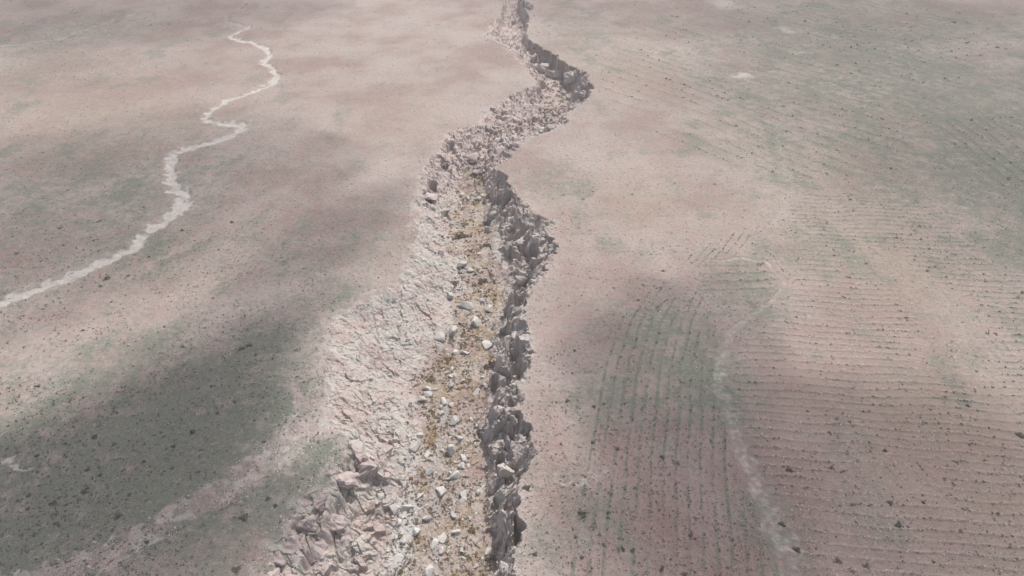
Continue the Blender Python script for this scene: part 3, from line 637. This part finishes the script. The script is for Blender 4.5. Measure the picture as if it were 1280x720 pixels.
NAMED = [
 (728,640,12,'d','large dark shrub on the pale earth, biggest right of the gully rim',RG),(689,571,8,'d','dark shrub, left one of two side by side on a green strip',RG),(707,570,8,'d','dark shrub, right one of two side by side on a green strip',RG),
 (691,591,8,'d','dark shrub just above the whitish bare patch by the right rim',RG),(709,499,9,'d','dark shrub alone on the pale strip near the right rim',RG),(781,503,8,'d','dark shrub at the head of the straight furrow lines',RG),
 (764,525,7,'d','dark shrub left of the straight furrow lines, below their head',RG),(742,507,7,'d','dark shrub between the pale strip and the furrow heads',RG),(794,609,8,'d','dark shrub standing in the straight furrow lines',RG),
 (791,687,7,'d','dark shrub on the longest straight furrow, low in the picture',RG),(777,684,9,'d','tall green shrub just left of the longest straight furrow',RG),(669,691,7,'d','dark shrub on pale ground at the lower right rim',RG),
 (681,656,7,'d','dark shrub between the lower right rim and the largest shrub',RG),(717,605,6,'d','small dark shrub on the whitish bare patch by the right rim',RG),(869,647,9,'d','dark shrub left of the grey path, largest between furrows and path',RG),
 (905,644,7,'d','dark shrub close to the left edge of the widening grey path',RG),(856,717,8,'d','dark shrub at the bottom edge between furrows and path',RG),(882,684,7,'d','dark shrub on brick pink soil left of the path end',RG),
 (850,554,7,'d','dark shrub on the open soil right of the furrow lines',RG),(889,550,7,'d','dark shrub just left of the narrow part of the path',RG),(897,518,9,'d','dark shrub at the left edge of the path where it bends',RG),
 (986,585,9,'d','dark shrub on a row near the left edge of the ploughed field',FG),(1124,655,10,'d','dark round shrub alone in the lower middle of the field',FG),(1065,629,8,'d','dark shrub, left one of two level shrubs in the field',FG),
 (1112,627,7,'d','dark shrub, right one of two level shrubs in the field',FG),(1170,600,7,'d','dark shrub furthest right in the lower ploughed rows',FG),(996,685,10,'d','dark shrub at the lower left corner of the field beside the path',FG),
 (977,653,9,'d','dark shrub on the right verge of the widening path',FG),(1047,699,9,'d','leftmost shrub of the weedy cluster at the bottom of the field',FG),(1063,711,8,'d','lowest shrub of the weedy cluster at the bottom of the field',FG),
 (1083,707,9,'d','rightmost shrub of the weedy cluster at the bottom of the field',FG),(1004,714,10,'d','dark shrub at the bottom edge beside the path end',FG),(1275,542,9,'d','dark shrub at the right edge of the picture in the field',FG),
 (1181,496,7,'d','green shrub on the ochre rows of the upper field',FG),(1040,584,8,'d','dark shrub right of another on the same ploughed row',FG),(1106,562,6,'d','small dark shrub in the middle of the ploughed rows',FG),
 (96,619,11,'d','dark shrub, left one of a touching pair in the shaded plain',LG),(106,612,9,'d','dark shrub, right one of a touching pair in the shaded plain',LG),(67,627,9,'d','dark shrub left of the touching pair in the shaded plain',LG),
 (148,643,9,'d','dark shrub below the touching pair in the shaded plain',LG),(241,538,8,'d','dark shrub in the middle of the shaded plain above the pale strip',LG),(305,645,13,'d','large green shrub below the pale rubble strip',LG),
 (335,622,8,'d','dark shrub on the pale rubble strip near the pink cliff',LG),(254,655,9,'d','dark shrub on the lower edge of the pale rubble strip',LG),(295,710,10,'d','dark shrub at the bottom edge left of the pink cliff',LG),
 (67,505,7,'d','dark shrub at the upper rim of the shaded plain',LG),(22,316,8,'d','dark shrub above the pale stream bed at the left edge',LG),(134,346,9,'d','dark shrub beneath the lower bend of the pale stream bed',LG),
 (125,276,7,'d','dark shrub between the left edge and the stream bends',LG),(302,434,9,'d','dark shrub, left one of a close pair at the top of the shade',LG),(312,430,8,'d','dark shrub, right one of a close pair at the top of the shade',LG),
 (575,291,19,'b','broad brown bush on the long brown bed',BG),(567,352,13,'b','brown bush at the narrowing of the middle bed',BG),(602,348,15,'b','yellow brown bush under the broken middle wall',BG),
 (580,405,13,'b','dark brown bush left of the bright white block',BG),(565,423,11,'d','dark bush in the diagonal line of bushes on the bed',BG),(586,421,11,'b','brown bush just above the long white slab',BG),
 (532,452,9,'d','dark bush at the lower end of the diagonal line of bushes',BG),(540,472,16,'o','large olive bush on the orange part of the bed',BG),(560,447,10,'o','olive bush above the orange part of the bed',BG),
 (552,459,10,'o','olive bush between two others above the orange patches',BG),(500,668,9,'d','dark bush in the lower rubble left of the bed',BG),(520,651,9,'d','dark bush beside the pale upright boulder',BG),
 (500,712,15,'o','olive bush at the bottom left of the bed',BG),(482,677,9,'o','olive bush on the lower rubble foot below the pink cliff',BG),(590,660,12,'o','olive bush under the smooth grey slab of the wall',BG),
]
for a in NAMED: shrub(*a)
ZONES = [((0, 420), (430, 715), LG, 'small dark shrub scattered over the shaded grey green plain left of the gully', 75, (4.6, 7.2)),
         ((0, 480), (260, 430), LG, 'small dark shrub scattered over the plain between stream bed and gully', 45, (4.2, 6)),
         ((665, 900), (500, 715), RG, 'small dark shrub scattered over the soil between gully and path', 60, (4.8, 7.5)),
         ((665, 860), (230, 490), RG, 'small dark shrub scattered over the soil beside the upper right rim', 35, (4.2, 6)),
         ((1000, 1279), (300, 715), FG, 'small dark shrub scattered between the rows of the ploughed field', 20, (4.4, 6.4))]
for (u0, u1), (v0, v1), grp, lab, n, (w0, w1) in ZONES:
    k = 0
    while k < n:
        u = random.uniform(u0, u1); v = random.uniform(v0, v1)
        X, Y = place(u, v); X, Y = np.array([X]), np.array([Y]); L, BL, BR, R, D = gully_lines(Y)
        if (L[0]-1.2 < X[0] < R[0]+1) or poly_field(X, Y, STREAM)[0] < 1.6 or poly_field(X, Y, PATH)[0] < 1.1 or min((u-a)**2+(v-b)**2 for a, b in taken) < 90: continue
        if grp == LG and v0 == 430 and u > 300 and v < 500 and poly_field(X, Y, BAND)[0] < 1: continue
        if grp == LG and v0 == 260 and poly_field(X, Y, STREAM)[0] < 3: continue
        shrub(u, v, random.uniform(w0, w1)*random.uniform(.75, 1.0), 'd', lab, grp); k += 1
px_, py_, pz_ = spot([a[0] for a in wanted], [a[1]+a[2]*.25 for a in wanted])
for i, a in enumerate(wanted): plant(px_[i], py_[i], pz_[i], *a[2:])
print('shrubs', round(time.time()-T0, 1))

# ------------------------------------------------------------------ light
SUN_EL, SUN_AZ = math.radians(58), math.radians(30)     # azimuth clockwise from +Y (away from the camera) towards +X
SD = np.array([math.cos(SUN_EL)*math.sin(SUN_AZ), math.cos(SUN_EL)*math.cos(SUN_AZ), math.sin(SUN_EL)])
lp = bpy.data.lights.new('sun', 'SUN'); lp.energy = 3.6; lp.angle = math.radians(.55); lp.color = (1, .965, .93)
lo = bpy.data.objects.new('sun', lp); COL.objects.link(lo); lo.rotation_euler = Vector(SD).to_track_quat('Z', 'Y').to_euler()
w = bpy.data.worlds.new('World'); scene.world = w; w.use_nodes = True; nt = w.node_tree; bg = nt.nodes['Background']
sky = nt.nodes.new('ShaderNodeTexSky'); sky.sky_type = 'NISHITA'; sky.sun_disc = False; sky.sun_elevation = SUN_EL; sky.sun_rotation = SUN_AZ; sky.dust_density = 5; sky.air_density = .85; sky.ozone_density = .4
nt.links.new(sky.outputs[0], bg.inputs[0]); bg.inputs[1].default_value = .12
# unseen clouds high above: some for the plain's shade, others added to darken it
mc = bpy.data.materials.new('cloud_vapour'); mc.use_nodes = True; nt = mc.node_tree; nt.nodes.remove(nt.nodes['Principled BSDF'])
pv = nt.nodes.new('ShaderNodeVolumePrincipled'); pv.inputs['Density'].default_value = .042; pv.inputs['Color'].default_value = (.97, .97, .97, 1); pv.inputs['Anisotropy'].default_value = .3
nt.links.new(pv.outputs[0], nt.nodes['Material Output'].inputs['Volume'])
bm = bmesh.new(); bmesh.ops.create_icosphere(bm, subdivisions=4, radius=1); cme = bpy.data.meshes.new('shade_cloud')
for v in bm.verts:
    d = float(noise(np.array([v.co.x*1.6+v.co.z]), np.array([v.co.y*1.6-v.co.z]), 77)[0]); v.co *= 1+.22*d
bm.to_mesh(cme); bm.free(); cme.materials.append(mc)
ALT = 420
def shade_cloud(u, v, rx, ry, rz, rot=0):
    X, Y = place(float(u), float(v)); t = ALT/SD[2]
    o = link('shade_cloud', cme); o.location = (X+SD[0]*t, Y+SD[1]*t, ALT); o.scale = (rx, ry, rz); o.rotation_euler.z = rot; o['kind'] = 'structure'
shade_cloud(100, 615, 25, 17, 22, .6); shade_cloud(130, 590, 33, 22, 7, .6); shade_cloud(-10, 690, 34, 22, 26, .5); shade_cloud(205, 525, 20, 12, 17, .8); shade_cloud(220, 490, 26, 16, 5, .8); shade_cloud(318, 425, 19, 8, 10, 1.0); shade_cloud(320, 390, 27, 13, 5, 1.0); shade_cloud(415, 290, 28, 11, 9, 1.0); shade_cloud(250, 680, 12, 9, 12, .5); shade_cloud(350, 640, 9, 7, 11, .6); shade_cloud(745, 450, 8, 20, 5, 0)  # last two added to darken ground beside the gully
shade_cloud(1300, 90, 120, 100, 4.5, .2); shade_cloud(1340, 250, 60, 50, 5, 0); shade_cloud(1000, -5, 150, 70, 6, 0)
shade_cloud(60, 10, 130, 60, 10, 0); shade_cloud(100, 250, 70, 50, 8, .3); shade_cloud(850, 450, 19, 26, 11, -.3); shade_cloud(1130, 640, 36, 28, 15, 0); shade_cloud(860, 650, 18, 24, 12, 0)  # all but the first added only to dim those stretches of ground

# haze
mh = bpy.data.materials.new('haze_air'); mh.use_nodes = True; nt = mh.node_tree; nt.nodes.remove(nt.nodes['Principled BSDF'])
pv = nt.nodes.new('ShaderNodeVolumePrincipled'); pv.inputs['Density'].default_value = .00048; pv.inputs['Color'].default_value = (.97, .965, .95, 1)
nt.links.new(pv.outputs[0], nt.nodes['Material Output'].inputs['Volume'])
bm = bmesh.new(); bmesh.ops.create_cube(bm, size=1); me = bpy.data.meshes.new('haze'); bm.to_mesh(me); bm.free(); me.materials.append(mh)
o = link('haze', me); o.scale = (5200, 3400, 160); o.location = (0, 1000, 42); o['kind'] = 'stuff'

vs = scene.view_settings; vs.view_transform = 'Standard'; vs.look = 'None'; vs.exposure = .02; vs.gamma = 1; vs.use_curve_mapping = False
scene.render.engine = 'CYCLES'; scene.cycles.max_bounces = 5; scene.cycles.volume_bounces = 1; scene.cycles.transparent_max_bounces = 16
print('done', round(time.time()-T0, 1))
